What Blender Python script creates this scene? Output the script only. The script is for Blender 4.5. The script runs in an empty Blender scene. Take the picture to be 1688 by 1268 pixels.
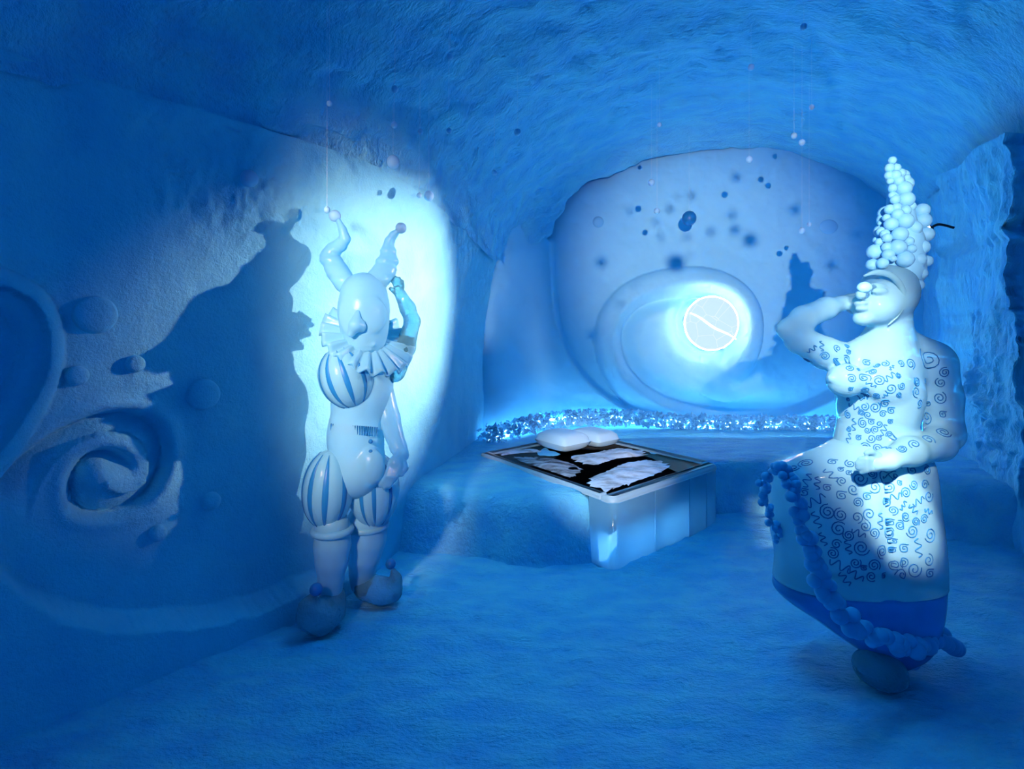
import bpy, math, random
import numpy as np
from mathutils import Vector, Matrix
from mathutils.bvhtree import BVHTree

# ------------------------------------------------------------------ camera, world, lights, exposure
S = bpy.context.scene
COL = S.collection
F, CX, HY, H = 900.0, 844.0, 545.0, 1.7          # focal length and horizon in pixels of the 1688x1268 frame, eye height
cam = bpy.data.cameras.new('camera'); cam_o = bpy.data.objects.new('camera', cam); COL.objects.link(cam_o)
cam_o.location = (0, 0, H); cam_o.rotation_euler = (math.pi/2, 0, 0)
cam.sensor_width = 36; cam.lens = 36*F/1688; cam.shift_y = -(634-HY)/1688; cam.clip_start = .05
S.camera = cam_o
S.view_settings.view_transform = 'Standard'; S.view_settings.look = 'None'
S.view_settings.gamma = 1; S.view_settings.use_curve_mapping = False
S.view_settings.exposure = 0.3
w = bpy.data.worlds.new('world'); S.world = w; w.use_nodes = True
bg = w.node_tree.nodes['Background']
bg.inputs[0].default_value = (0, .14, 1, 1); bg.inputs[1].default_value = .12
try:
    S.cycles.diffuse_bounces = 4; S.cycles.max_bounces = 7; S.cycles.transmission_bounces = 4; S.cycles.glossy_bounces = 2; S.cycles.use_adaptive_sampling = True; S.cycles.adaptive_threshold = .15; S.cycles.adaptive_min_samples = 14
    S.cycles.caustics_refractive = False; S.cycles.caustics_reflective = False
    S.cycles.sample_clamp_indirect = 4
except Exception:
    pass

def light(name, kind, loc, energy, color, target=None, **kw):
    d = bpy.data.lights.new(name, kind); d.energy = energy; d.color = color
    for k, v in kw.items(): setattr(d, k, v)
    o = bpy.data.objects.new(name, d); COL.objects.link(o); o.location = loc
    if target is not None:
        o.rotation_euler = (Vector(target)-Vector(loc)).to_track_quat('-Z', 'Y').to_euler()
    return o
WHITE = (1, .64, .52)
LAMP_E = Vector((.2, -1.5, 2.45))                 # spot in the entrance behind the viewer, towards the carved back wall
LAMP_W = Vector((3.22, 4.27, 2.50))               # little lamp on the right wall, towards the jester
BLUE = (.03, .47, 1)
light('entrance_spot', 'SPOT', LAMP_E, 2150, WHITE, (2.5, 7, 2.55), spot_size=math.radians(27), spot_blend=1, shadow_soft_size=.02)
light('wall_lamp_spot', 'SPOT', LAMP_W, 2100, WHITE, (-.85, 4.1, 1.75), spot_size=math.radians(34.5), spot_blend=1, shadow_soft_size=.03)
light('bust_spot', 'SPOT', (.7, .5, 2.9), 1600, WHITE, (1.80, 2.75, 1.33), spot_size=math.radians(15), spot_blend=1, shadow_soft_size=.04).scale = (1, 1.7, 1)
light('hip_spot', 'SPOT', (.9, .5, 2.9), 1700, WHITE, (1.80, 2.5, .9), spot_size=math.radians(7.5), spot_blend=.6, shadow_soft_size=.03)
light('jester_fill', 'SPOT', (-1.5, .2, 2.5), 1050, WHITE, (-.96, 3.25, 1.7), spot_size=math.radians(14), spot_blend=1, shadow_soft_size=.2).scale = (1, 3.9, 1)   # added fill for the front of the jester, cone stretched upright
light('bed_spot', 'SPOT', (.35, -1.5, 2.6), 1500, (1, .9, .85), (.78, 4.85, .5), spot_size=math.radians(12), spot_blend=.9, shadow_soft_size=.04)
light('floor_fill', 'SPOT', (.7, 3.1, 3.95), 115, BLUE, (.5, 3.2, 0), spot_size=math.radians(80), spot_blend=1, shadow_soft_size=.4)  # added blue fill for the floor, from above the view
light('crushed_ice_fill', 'AREA', (2.4, 6.2, .52), 4.5, (.5, .8, 1), (2.4, 7, .75), shape='RECTANGLE', size=4.0, size_y=.05, spread=math.radians(110))  # added fill on the crushed ice and lower back wall
light('blue_room_fill', 'AREA', (2.6, 6.62, .66), 32, BLUE, (2.6, 4.6, 3.0), shape='RECTANGLE', size=4.6, size_y=.06, spread=math.radians(125))     # added blue fill for the room, hidden behind the crushed ice
light('rear_blue_fill', 'AREA', (-1.5, -2.3, 2.7), 13, BLUE, (1.1, 3.4, 0), shape='RECTANGLE', size=1.4, size_y=1.2)  # added blue fill from behind the viewer

# ------------------------------------------------------------------ small tools
def wp(px, py, Y):
    return np.array(((px-CX)/F*Y, Y, H+(HY-py)/F*Y))
rng = np.random.default_rng(7); random.seed(7)
ORG = {}
def link(o, parent=None, pos=None):
    COL.objects.link(o)
    pos = Vector(pos) if pos is not None else (ORG[parent] if parent else Vector((0, 0, 0)))
    ORG[o] = pos.copy()
    if parent:
        o.parent = parent; o.location = pos-ORG[parent]
    else:
        o.location = pos
    return o
def tag(o, label=None, cat=None, group=None, kind=None):
    if label: o['label'] = label
    if cat: o['category'] = cat
    if group: o['group'] = group
    if kind: o['kind'] = kind
    return o
def empty(name, pos, label, cat, group=None):
    o = bpy.data.objects.new(name, None); o.empty_display_size = .1
    link(o, None, pos); return tag(o, label, cat, group)
def mobj(name, v, f, mat, parent=None, pos=None, smooth=True):
    """mesh object from world-space vertices"""
    p = Vector(pos) if pos is not None else (ORG[parent] if parent else Vector((0, 0, 0)))
    v = np.asarray(v, float)-np.array(p)
    me = bpy.data.meshes.new(name)
    me.from_pydata(v.tolist(), [], f.tolist() if isinstance(f, np.ndarray) else [list(q) for q in f])
    me.materials.append(mat)
    if smooth: me.polygons.foreach_set('use_smooth', [True]*len(me.polygons))
    me.update()
    return link(bpy.data.objects.new(name, me), parent, p)
def grid_faces(nu, nv, cu=False, cv=False):
    f = []
    for i in range(nu if cu else nu-1):
        for j in range(nv if cv else nv-1):
            a, b = i*nv+j, ((i+1) % nu)*nv+j
            c, d = ((i+1) % nu)*nv+(j+1) % nv, i*nv+(j+1) % nv
            f.append((a, b, c, d))
    return f
def tube(path, rad, n=8, closed=False, cap=True):
    P = np.asarray(path, float); m = len(P); rad = np.broadcast_to(np.asarray(rad, float), (m,))
    T = np.gradient(P, axis=0); T /= np.linalg.norm(T, axis=1)[:, None]+1e-9
    up = np.array((0, 0, 1.)) if abs(T[0][2]) < .9 else np.array((1., 0, 0))
    N = np.cross(T[0], up); N /= np.linalg.norm(N); V = []
    for i in range(m):
        N = N-T[i]*np.dot(N, T[i]); N /= np.linalg.norm(N)+1e-9
        B = np.cross(T[i], N)
        for k in range(n):
            a = 2*math.pi*k/n
            V.append(P[i]+rad[i]*(math.cos(a)*N+math.sin(a)*B))
    Fc = grid_faces(m, n, closed, True)
    if cap and not closed: Fc += [tuple(range(n))[::-1], tuple((m-1)*n+k for k in range(n))]
    return np.array(V), Fc
def join(parts):
    V, Fc, o = [], [], 0
    for v, f in parts:
        V.append(np.asarray(v)); Fc += [tuple(int(i)+o for i in q) for q in f]; o += len(v)
    return np.concatenate(V), Fc
def spline(pts, n):
    """Catmull-Rom through the points, n samples evenly by length"""
    P = np.asarray(pts, float); Q = np.vstack([2*P[0]-P[1], P, 2*P[-1]-P[-2]]); out = []
    for i in range(1, len(Q)-2):
        t = np.linspace(0, 1, 24, endpoint=False)[:, None]; a, b, c, d = Q[i-1], Q[i], Q[i+1], Q[i+2]
        out.append(.5*((2*b)+(-a+c)*t+(2*a-5*b+4*c-d)*t**2+(-a+3*b-3*c+d)*t**3))
    out = np.vstack(out+[P[-1:]])
    s = np.r_[0, np.cumsum(np.linalg.norm(np.diff(out, axis=0), axis=1))]
    u = np.linspace(0, s[-1], n)
    return np.stack([np.interp(u, s, out[:, k]) for k in range(out.shape[1])], 1)
def sstep(a, b, x):
    t = np.clip((x-a)/(b-a), 0, 1); return t*t*(3-2*t)
_lat = rng.standard_normal((256, 256))
def vnoise(x, y):
    xi, yi = np.floor(x).astype(int), np.floor(y).astype(int); u, v = x-xi, y-yi
    u = u*u*(3-2*u); v = v*v*(3-2*v); g = lambda i, j: _lat[i & 255, j & 255]
    return (g(xi, yi)*(1-u)+g(xi+1, yi)*u)*(1-v)+(g(xi, yi+1)*(1-u)+g(xi+1, yi+1)*u)*v
def fbm(x, y, oct=4):
    s = 0*x; a = 1.
    for k in range(oct):
        s = s+a*vnoise(x+17.3*k, y+5.1*k); x = x*2.03; y = y*2.03; a *= .5
    return s
def unit_sphere(name, seg=20, ring=12):
    V = [(0, 0, 1)]; Fc = []
    for i in range(1, ring):
        t = math.pi*i/ring
        for k in range(seg):
            a = 2*math.pi*k/seg; V.append((math.sin(t)*math.cos(a), math.sin(t)*math.sin(a), math.cos(t)))
    V.append((0, 0, -1)); L = len(V)-1
    for k in range(seg):
        Fc.append((0, 1+k, 1+(k+1) % seg)); Fc.append((L, L-seg+(k+1) % seg, L-seg+k))
        for i in range(ring-2):
            a = 1+i*seg
            Fc.append((a+k, a+seg+k, a+seg+(k+1) % seg, a+(k+1) % seg))
    me = bpy.data.meshes.new(name); me.from_pydata(V, [], Fc)
    me.polygons.foreach_set('use_smooth', [True]*len(me.polygons)); return me
SPH = {}
def ball(name, pos, r, mat, parent=None, squash=(1, 1, 1), own=True):
    key = mat.name
    if key not in SPH:
        SPH[key] = unit_sphere('ball_'+key); SPH[key].materials.append(mat)
    o = bpy.data.objects.new(name, SPH[key]); link(o, parent, pos)
    o.scale = (r*squash[0], r*squash[1], r*squash[2]); return o

# ------------------------------------------------------------------ distance-field modelling
class Sdf:
    def __init__(s): s.p = []; s.lo = np.full(3, 1e9); s.hi = -s.lo
    def _b(s, c, r, grow=True):
        if grow: s.lo = np.minimum(s.lo, np.asarray(c)-r); s.hi = np.maximum(s.hi, np.asarray(c)+r)
    def cap(s, a, b, ra, rb, k=.02, op='+'):
        a, b = np.asarray(a, float), np.asarray(b, float)
        s._b(a, ra, op == '+'); s._b(b, rb, op == '+')
        def f(P):
            ab = b-a; t = np.clip(((P-a)@ab)/max(ab@ab, 1e-9), 0, 1).astype(np.float32)
            return np.linalg.norm(P-a-t[..., None]*ab, axis=-1)-(ra+(rb-ra)*t)
        s.p.append((f, k, op)); return s
    def chain(s, pts, k=.02):
        for (a, ra), (b, rb) in zip(pts, pts[1:]): s.cap(a, b, ra, rb, k)
        return s
    def ell(s, c, r, k=.02, op='+', rot=None):
        c, r = np.asarray(c, float), np.asarray(r, float); s._b(c, r.max(), op == '+')
        R = np.array(rot.to_matrix()) if rot is not None else None
        def f(P):
            Q = P-c
            if R is not None: Q = Q@R
            a = np.linalg.norm(Q/r, axis=-1); b = np.linalg.norm(Q/(r*r), axis=-1)+1e-6
            return a*(a-1)/b
        s.p.append((f, k, op)); return s
    def box(s, c, r, rd=.02, k=.02, op='+', rot=None):
        c, r = np.asarray(c, float), np.asarray(r, float); s._b(c, np.linalg.norm(r), op == '+')
        R = np.array(rot.to_matrix()) if rot is not None else None
        def f(P):
            Q = P-c
            if R is not None: Q = Q@R
            q = np.abs(Q)-r+rd
            return np.linalg.norm(np.maximum(q, 0), axis=-1)+np.minimum(q.max(-1), 0)-rd
        s.p.append((f, k, op)); return s
    def eval(s, P):
        d = None
        for f, k, op in s.p:
            e = f(P).astype(np.float32)
            if d is None: d = e; continue
            if op == '+':
                h = np.clip(.5+.5*(d-e)/k, 0, 1); d = d*(1-h)+e*h-k*h*(1-h)
            else:
                h = np.clip(.5-.5*(d+e)/k, 0, 1); d = d*(1-h)+(-e)*h+k*h*(1-h)
        return d
    def mesh(s, h=.01, post=None):
        lo, hi = s.lo-3*h, s.hi+3*h
        n = np.ceil((hi-lo)/h).astype(int)+1
        ax = [lo[i]+h*np.arange(n[i]) for i in range(3)]
        P = np.stack(np.meshgrid(*ax, indexing='ij'), -1).astype(np.float32)
        D = np.concatenate([s.eval(P[i:i+16]) if post is None else post(P[i:i+16], s.eval(P[i:i+16])) for i in range(0, n[0], 16)])
        return nets(D, lo, h)
def nets(D, lo, h):
    In = D < 0
    c = [(i, j, k) for i in (0, 1) for j in (0, 1) for k in (0, 1)]
    sl = lambda A, o: A[o[0]:A.shape[0]-1+o[0], o[1]:A.shape[1]-1+o[1], o[2]:A.shape[2]-1+o[2]]
    cnt = sum(sl(In, o).astype(np.int8) for o in c); act = (cnt > 0) & (cnt < 8)
    idx = np.argwhere(act); vid = -np.ones(act.shape, int); vid[act] = np.arange(len(idx))
    acc = np.zeros((len(idx), 3)); w = np.zeros(len(idx))
    val = {o: D[idx[:, 0]+o[0], idx[:, 1]+o[1], idx[:, 2]+o[2]] for o in c}
    for o in c:
        for a in range(3):
            if o[a]: continue
            q = list(o); q[a] = 1; q = tuple(q); m = (val[o] < 0) != (val[q] < 0)
            t = np.where(m, val[o]/(val[o]-val[q]+1e-12), 0)
            p = np.array(o)[None]+0*acc; p[:, a] = t
            acc += p*m[:, None]; w += m
    V = lo+h*(idx+acc/w[:, None]); Fq = []
    for a in range(3):
        b, e = (a+1) % 3, (a+2) % 3
        s0 = [slice(None)]*3; s1 = [slice(None)]*3; s0[a] = slice(0, -1); s1[a] = slice(1, None)
        ch = In[tuple(s0)] != In[tuple(s1)]; ii = np.argwhere(ch)
        ok = (ii[:, b] > 0) & (ii[:, e] > 0) & (ii[:, b] < act.shape[b]) & (ii[:, e] < act.shape[e]); ii = ii[ok]
        fl = In[tuple(s0)][tuple(ii.T)]
        def g(db, de):
            j = ii.copy(); j[:, b] += db; j[:, e] += de; return vid[tuple(j.T)]
        q = np.stack([g(-1, -1), g(0, -1), g(0, 0), g(-1, 0)], 1)
        q[~fl] = q[~fl][:, ::-1]; Fq.append(q)
    Fq = np.concatenate(Fq); Fq = Fq[(Fq >= 0).all(1)]
    # two rounds of smoothing take the grid pattern out
    for _ in range(2):
        A = np.zeros_like(V); n = np.zeros(len(V))
        for i in range(4):
            for j in (1, 3):
                np.add.at(A, Fq[:, i], V[Fq[:, (i+j) % 4]]); np.add.at(n, Fq[:, i], 1)
        V = .5*V+.5*A/np.maximum(n, 1)[:, None]
    return V, Fq

# ------------------------------------------------------------------ materials
def new_mat(name):
    m = bpy.data.materials.new(name); m.use_nodes = True
    return m, m.node_tree.nodes, m.node_tree.links, m.node_tree.nodes['Principled BSDF']
def snow(name, col, col2, scale=3., bump=.3, fine=40., stretch=(1, 1, 1), rough=.65, dist=.05):
    m, N, L, b = new_mat(name)
    tc = N.new('ShaderNodeTexCoord'); mp = N.new('ShaderNodeMapping'); mp.inputs['Scale'].default_value = stretch
    L.new(tc.outputs['Object'], mp.inputs[0])
    n1 = N.new('ShaderNodeTexNoise'); n1.inputs['Scale'].default_value = scale; n1.inputs['Detail'].default_value = 4
    n2 = N.new('ShaderNodeTexNoise'); n2.inputs['Scale'].default_value = fine; n2.inputs['Detail'].default_value = 3; n2.inputs['Roughness'].default_value = .65
    L.new(mp.outputs[0], n1.inputs[0]); L.new(mp.outputs[0], n2.inputs[0])
    r = N.new('ShaderNodeValToRGB'); r.color_ramp.elements[0].position = .35; r.color_ramp.elements[1].position = .65
    r.color_ramp.elements[0].color = (*col2, 1); r.color_ramp.elements[1].color = (*col, 1)
    L.new(n1.outputs[0], r.inputs[0]); L.new(r.outputs[0], b.inputs['Base Color'])
    ad = N.new('ShaderNodeMath'); ad.operation = 'MULTIPLY_ADD'; ad.inputs[1].default_value = .35
    L.new(n2.outputs[0], ad.inputs[0]); L.new(n1.outputs[0], ad.inputs[2])
    bp = N.new('ShaderNodeBump'); bp.inputs['Strength'].default_value = bump; bp.inputs['Distance'].default_value = dist
    L.new(ad.outputs[0], bp.inputs['Height']); L.new(bp.outputs[0], b.inputs['Normal'])
    b.inputs['Roughness'].default_value = rough; b.inputs['Specular IOR Level'].default_value = .2
    return m
def ice(name, col, trans=.5, rough=.15, sss=.0, bump=.1, scale=25., trl=.0, trl_col=None):
    m, N, L, b = new_mat(name)
    b.inputs['Base Color'].default_value = (*col, 1); b.inputs['IOR'].default_value = 1.31
    b.inputs['Transmission Weight'].default_value = trans; b.inputs['Roughness'].default_value = rough
    b.inputs['Subsurface Weight'].default_value = sss
    if sss:
        b.inputs['Subsurface Radius'].default_value = (.5, .8, 1); b.inputs['Subsurface Scale'].default_value = .06
    if bump:
        tc = N.new('ShaderNodeTexCoord'); n = N.new('ShaderNodeTexNoise'); n.inputs['Scale'].default_value = scale; n.inputs['Detail'].default_value = 4
        L.new(tc.outputs['Object'], n.inputs[0])
        bp = N.new('ShaderNodeBump'); bp.inputs['Strength'].default_value = bump; bp.inputs['Distance'].default_value = .02
        L.new(n.outputs[0], bp.inputs['Height']); L.new(bp.outputs[0], b.inputs['Normal'])
    if trl:
        t = N.new('ShaderNodeBsdfTranslucent'); t.inputs[0].default_value = (*(trl_col or col), 1)
        mx = N.new('ShaderNodeMixShader'); mx.inputs[0].default_value = trl
        out = N['Material Output']; L.new(b.outputs[0], mx.inputs[1]); L.new(t.outputs[0], mx.inputs[2]); L.new(mx.outputs[0], out.inputs[0])
    return m
def plain(name, col, rough=.6, metal=0., em=None, es=0.):
    m, N, L, b = new_mat(name); b.inputs['Base Color'].default_value = (*col, 1)
    b.inputs['Roughness'].default_value = rough; b.inputs['Metallic'].default_value = metal
    if em: b.inputs['Emission Color'].default_value = (*em, 1); b.inputs['Emission Strength'].default_value = es
    return m
SN, SN2 = (.20, .68, .90), (.17, .64, .89)
M = dict(
    wall=snow('carved_snow', SN, SN2, 4, .4, 60),
    back=snow('smooth_snow', (.22, .68, .95), (.20, .66, .95), 3, .12, 70),
    rough=snow('rough_snow', SN, (.14, .57, .91), 5, .7, 26, (1, 1, .45), dist=.08),
    ceil=snow('scraped_snow', SN, (.15, .58, .91), 3, .8, 16, (1.0, 2.2, 1.4), dist=.08),
    floor=snow('trampled_snow', SN, (.14, .56, .91), 4, .9, 30, (1, 2.0, 1), dist=.06),
    ball=ice('packed_snowball', (.17, .60, .94), 0, .5, .0, .05),
    garland=ice('garland_snowball', (.10, .50, .84), 0, .5, .0, .05),
    hang=ice('frosted_ice_ball', (.33, .74, 1), .1, .35, .0, .0, trl=.3),
    frost=ice('frosted_ice', (.28, .77, 1), .2, .28, .0, .12, 26, trl=.45),
    clear=ice('clear_ice', (.26, .78, 1), .75, .03, .0, 1.0, 18, trl=.12),
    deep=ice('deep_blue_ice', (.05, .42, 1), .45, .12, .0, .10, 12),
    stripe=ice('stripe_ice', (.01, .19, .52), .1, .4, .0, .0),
    figure=ice('carved_figure_ice', (.28, .77, 1), .45, .07, .0, .14, 16, trl=.28),
    block=ice('sawn_ice_block', (.30, .72, 1), .35, .08, .0, .08, 10, trl=.5),
    groove=ice('engraved_line', (.01, .15, .42), .0, .4, 0, 0),
    shard=ice('crushed_ice', (.5, .82, 1), .1, .12, 0, 0, trl=.6),
    grey=plain('grey_frost', (.30, .46, .58), .5),
    black=plain('black_mattress', (.006, .007, .01), .7),
    metal=plain('lamp_metal', (.03, .04, .06), .35, .8),
    thread=plain('thread', (.75, .88, 1), .4),
)

# ------------------------------------------------------------------ the room
LW = spline([(-3.6, -2.6), (-3.5, -.5), (-2.95, 1.3), (-2.27, 2.4), (-1.98, 2.73), (-1.29, 3.5), (-.92, 4.2), (-.62, 5.3), (-.42, 6.2), (-.2, 6.85), (.25, 7.2)], 520)
dL = np.gradient(LW, axis=0); dL /= np.linalg.norm(dL, axis=1)[:, None]
NL = np.stack([dL[:, 1], -dL[:, 0]], 1)           # towards the room
SL = np.r_[0, np.cumsum(np.linalg.norm(np.diff(LW, axis=0), axis=1))]
def left_base(s, z):
    x = np.interp(s, SL, LW[:, 0]); y = np.interp(s, SL, LW[:, 1])
    nx = np.interp(s, SL, NL[:, 0]); ny = np.interp(s, SL, NL[:, 1])
    lean = .05+.22*np.clip(z/3, 0, 1.2)**3
    return x+nx*lean, y+ny*lean, z, nx, ny
_s, _z = np.meshgrid(np.linspace(0, SL[-1], 900), np.linspace(0, 3.4, 380), indexing='ij')
_x, _y, _, _, _ = left_base(_s, _z); _ok = _y > .3
_px = np.where(_ok, CX+F*_x/np.maximum(_y, .3), 1e6); _py = np.where(_ok, HY-F*(_z-H)/np.maximum(_y, .3), 1e6)
def on_left(px, py):                               # where a sight line meets the wall, in wall coordinates
    i = np.argmin((_px-px)**2+(_py-py)**2); return np.array((_s.flat[i], _z.flat[i]))
def poly_dist(poly, s, z):
    """unsigned distance to a polyline, the side, and the position along it 0..1"""
    best = np.full(s.shape, 1e9); side = np.zeros(s.shape); pos = np.zeros(s.shape); n = len(poly)-1
    for i in range(n):
        a, b = poly[i], poly[i+1]; e = b-a; l2 = e@e+1e-12
        t = np.clip(((s-a[0])*e[0]+(z-a[1])*e[1])/l2, 0, 1)
        dx, dz = s-a[0]-t*e[0], z-a[1]-t*e[1]; d = np.hypot(dx, dz)
        m = d < best; best = np.where(m, d, best)
        side = np.where(m, np.sign(e[0]*dz-e[1]*dx), side); pos = np.where(m, (i+t)/n, pos)
    return best, side, pos
def left_line(pts, n): return spline([on_left(*p) for p in pts], n)

spiral_L = left_line([(222, 790), (214, 766), (190, 748), (160, 746), (130, 762), (113, 796), (122, 832), (150, 850), (190, 848), (236, 826), (266, 790), (275, 745), (262, 705), (225, 684), (170, 684), (110, 706), (55, 745), (10, 790), (-40, 850)], 90)
roll_L = left_line([(-60, 455), (0, 478), (40, 500), (68, 540), (72, 590), (55, 640), (20, 700), (-20, 750), (-60, 800)], 40)
ledge_L = left_line([(-120, 800), (-60, 890), (0, 945), (60, 982), (120, 1000), (200, 1012), (300, 1012), (380, 998), (450, 972), (510, 948), (570, 938), (640, 930)], 60)
s0, s1 = np.interp([-2.4, 7.3], LW[:, 1], SL)
# mesh: fine in view
ss = np.concatenate([np.linspace(0, on_left(5, 600)[0]-.4, 40, endpoint=False), np.linspace(on_left(5, 600)[0]-.4, SL[-1], 560)])
zz = np.linspace(-.03, 3.35, 320)
s, z = np.meshgrid(ss, zz, indexing='ij')
SEAM = ([0, on_left(600, 290)[0], on_left(770, 380)[0], SL[-1]], [2.95, 2.74, 2.58, 2.46])
z = z*((np.interp(s, *SEAM)+.06)/3.35)
x, y, _, nx, ny = left_base(s, z)
disp = .012*fbm(s*1.1, z*1.1, 3)+.002*fbm(s*9, z*9)
d, sd, t = poly_dist(spiral_L, s, z)
c0 = on_left(160, 790); inner = np.sign(1)
dc, sdc, _ = poly_dist(spiral_L, np.array([c0[0]]), np.array([c0[1]])); inner = sdc[0]
fade = sstep(0, .08, t)*sstep(1.0, .93, t)
ins = sd == inner
disp += np.where(ins, -.10*np.exp(-d/.085), .03*np.exp(-((d-.03)/.05)**2)-.10*np.exp(-d/.02))*fade
disp += .075*np.exp(-(((s-c0[0])**2+(z-c0[1])**2)/.085**2))
d, sd, t = poly_dist(roll_L, s, z)
disp += .085*np.sqrt(np.clip(1-(d/.085)**2, 0, 1))
cR = on_left(5, 590); _, sdr, _ = poly_dist(roll_L, np.array([cR[0]]), np.array([cR[1]]))
disp += np.where(sd == sdr[0], -.07*np.exp(-(d/.4)**2), 0)*sstep(.0, .04, t)
# proud ledge under the big curve
zl = np.interp(s, ledge_L[:, 0], ledge_L[:, 1]); near = sstep(on_left(640, 930)[0]+.15, on_left(520, 948)[0], s)
disp += .17*sstep(.03, -.03, z-zl+.008*fbm(s*12, z*3))*near
# flaked patch below the seam
c1 = on_left(430, 330); flake = np.exp(-((s-c1[0])**2/.5**2+(z-c1[1])**2/.22**2))
disp += flake*.016*np.abs(fbm(s*11, z*6))
disp += sstep(2.0, 3.0, z)*.007*fbm(s*7+40, z*7)
v = np.stack([x+nx*disp, y+ny*disp, z], -1).reshape(-1, 3)
z_left = z; disp_left = disp
wall_l = tag(mobj('wall_left', v, grid_faces(len(ss), len(zz)), M['wall']), kind='structure')
def left_point(px, py, off=0.):
    q = on_left(px, py); X, Y, Z, a, b = left_base(np.array([q[0]]), np.array([q[1]]))
    i = np.argmin(np.abs(ss-q[0])); j = np.argmin(np.abs(z_left[i]-q[1])); o = off+disp_left[i, j]
    return np.array((X[0]+a[0]*o, Y[0]+b[0]*o, Z[0])), np.array((a[0], b[0], 0))

# back wall with the carved eye and spiral
BW = 7.0
bx = np.linspace(-1.0, 6.2, 420); bz = np.linspace(-.02, 4.6, 300)
X, Z = np.meshgrid(bx, bz, indexing='ij')
def bpt(px, py): return np.array(((px-CX)/F*BW, H+(HY-py)/F*BW))
eye = spline([bpt(*p) for p in [(905, 400), (908, 470), (918, 540), (942, 600), (985, 648), (1040, 680), (1110, 697), (1200, 702), (1300, 690), (1390, 652), (1450, 600), (1490, 520), (1500, 430)]], 70)
ring = spline([bpt(*p) for p in [(1330, 700), (1230, 704), (1140, 694), (1075, 668), (1030, 628), (1008, 575), (1014, 525), (1048, 486), (1100, 466), (1165, 462), (1212, 478), (1240, 512), (1245, 555), (1232, 595), (1205, 632)]], 80)
disc = bpt(1174, 533)
dY = .01*fbm(X*1.3, Z*1.3)+.003*fbm(X*8, Z*8)
d, sd, t = poly_dist(eye, X, Z)
inside = np.zeros(X.shape, bool)                  # even-odd test against the outline closed over the top
E = np.vstack([eye, [[6.0, 6.0], [-.5, 6.0]]])
for k in range(len(E)):
    a, b = E[k], E[(k+1) % len(E)]
    c = (a[1] > Z) != (b[1] > Z); inside ^= c & (X < (b[0]-a[0])*(Z-a[1])/(b[1]-a[1]+1e-9)+a[0])
dY += np.where(inside, sstep(0, .10, d)*.20, 0)
d, sd, t = poly_dist(ring, X, Z); _, sr, _ = poly_dist(ring, np.array([disc[0]]), np.array([disc[1]]))
prof = np.where(sd == sr[0], .14*np.exp(-((d-.20)/.11)**2)*sstep(0, .1, d)*(d < .6), 0)
dY += (-.15*np.sqrt(np.clip(1-(d/.19)**2, 0, 1))+prof*.9)*sstep(0, .18, t)*sstep(1, .9, t)
# hollow floor of the spiral around the lit disc
dd = np.hypot(X-disc[0], Z-disc[1])
dY += .05*np.exp(-((dd-.42)/.07)**2)+.10*sstep(.40, .36, dd)
corner = sstep(.7, -.35, X)                         # rounds into the left wall
Yb = BW+dY-.7*corner**2-.55*sstep(4.6, 6.0, X)**2
v = np.stack([X, Yb, Z], -1).reshape(-1, 3)
wall_b = tag(mobj('wall_back', v, grid_faces(len(bx), len(bz)), M['back']), kind='structure')
def back_y(px, py):
    q = bpt(px, py); i = np.argmin(np.abs(bx-q[0])); j = np.argmin(np.abs(bz-q[1])); return Yb[i, j]

# right wall: rough, ending at a broken edge beside a dark passage
RW = spline([(5.35, 7.3), (5.0, 6.3), (4.45, 5.3), (4.02, 4.55), (3.86, 4.12)], 200)
nu, nv = 200, 220
zz2 = np.linspace(-.03, 3.25, nv); uu = np.linspace(0, 1, nu)
U, Z = np.meshgrid(uu, zz2, indexing='ij')
edge = 1-.03*np.abs(fbm(Z*3+9, Z*0+3))-.035*sstep(1.2, 2.2, Z)*sstep(3.2, 2.4, Z)
Q = np.stack([np.interp(U*edge, uu, RW[:, k]) for k in (0, 1)], -1)
tg = np.gradient(RW, axis=0); tg /= np.linalg.norm(tg, axis=1)[:, None]
nr = np.stack([np.interp(U, uu, tg[:, 1]), np.interp(U, uu, -tg[:, 0])], -1)
dr = .03*fbm(U*7, Z*1.3)+.012*fbm(U*48+3, Z*2.2)+.12*sstep(2.4, 3.6, Z)
# heavier flaked lump beside the figure
lump = np.exp(-((U-.86)**2/.07**2+(Z-1.1)**2/.45**2)); dr += lump*(.10+.05*fbm(U*40, Z*10))
P = np.stack([Q[..., 0]+nr[..., 0]*dr, Q[..., 1]+nr[..., 1]*dr, Z], -1)
end = P[-1]; back = end+np.array((.35, .08, 0)); back2 = end+np.array((.4, 1.2, 0))
P = np.concatenate([P, back[None], back2[None]], 0)
tag(mobj('wall_right', P.reshape(-1, 3), grid_faces(nu+2, nv), M['rough']), kind='structure')
# the passage beyond and the wall on the viewer's side of it
pv = []
for xx, yy in ((5.9, 6.0), (5.9, 3.2), (4.3, 2.7), (4.0, 2.0), (3.9, .5), (3.8, -2.6)):
    for q in np.linspace(-.03, 3.7, 30): pv.append((xx+.03*fbm(np.array([q*2.]), np.array([xx+yy]))[0], yy, q))
tag(mobj('wall_front', pv, grid_faces(6, 30), M['rough']), kind='structure')

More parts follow.
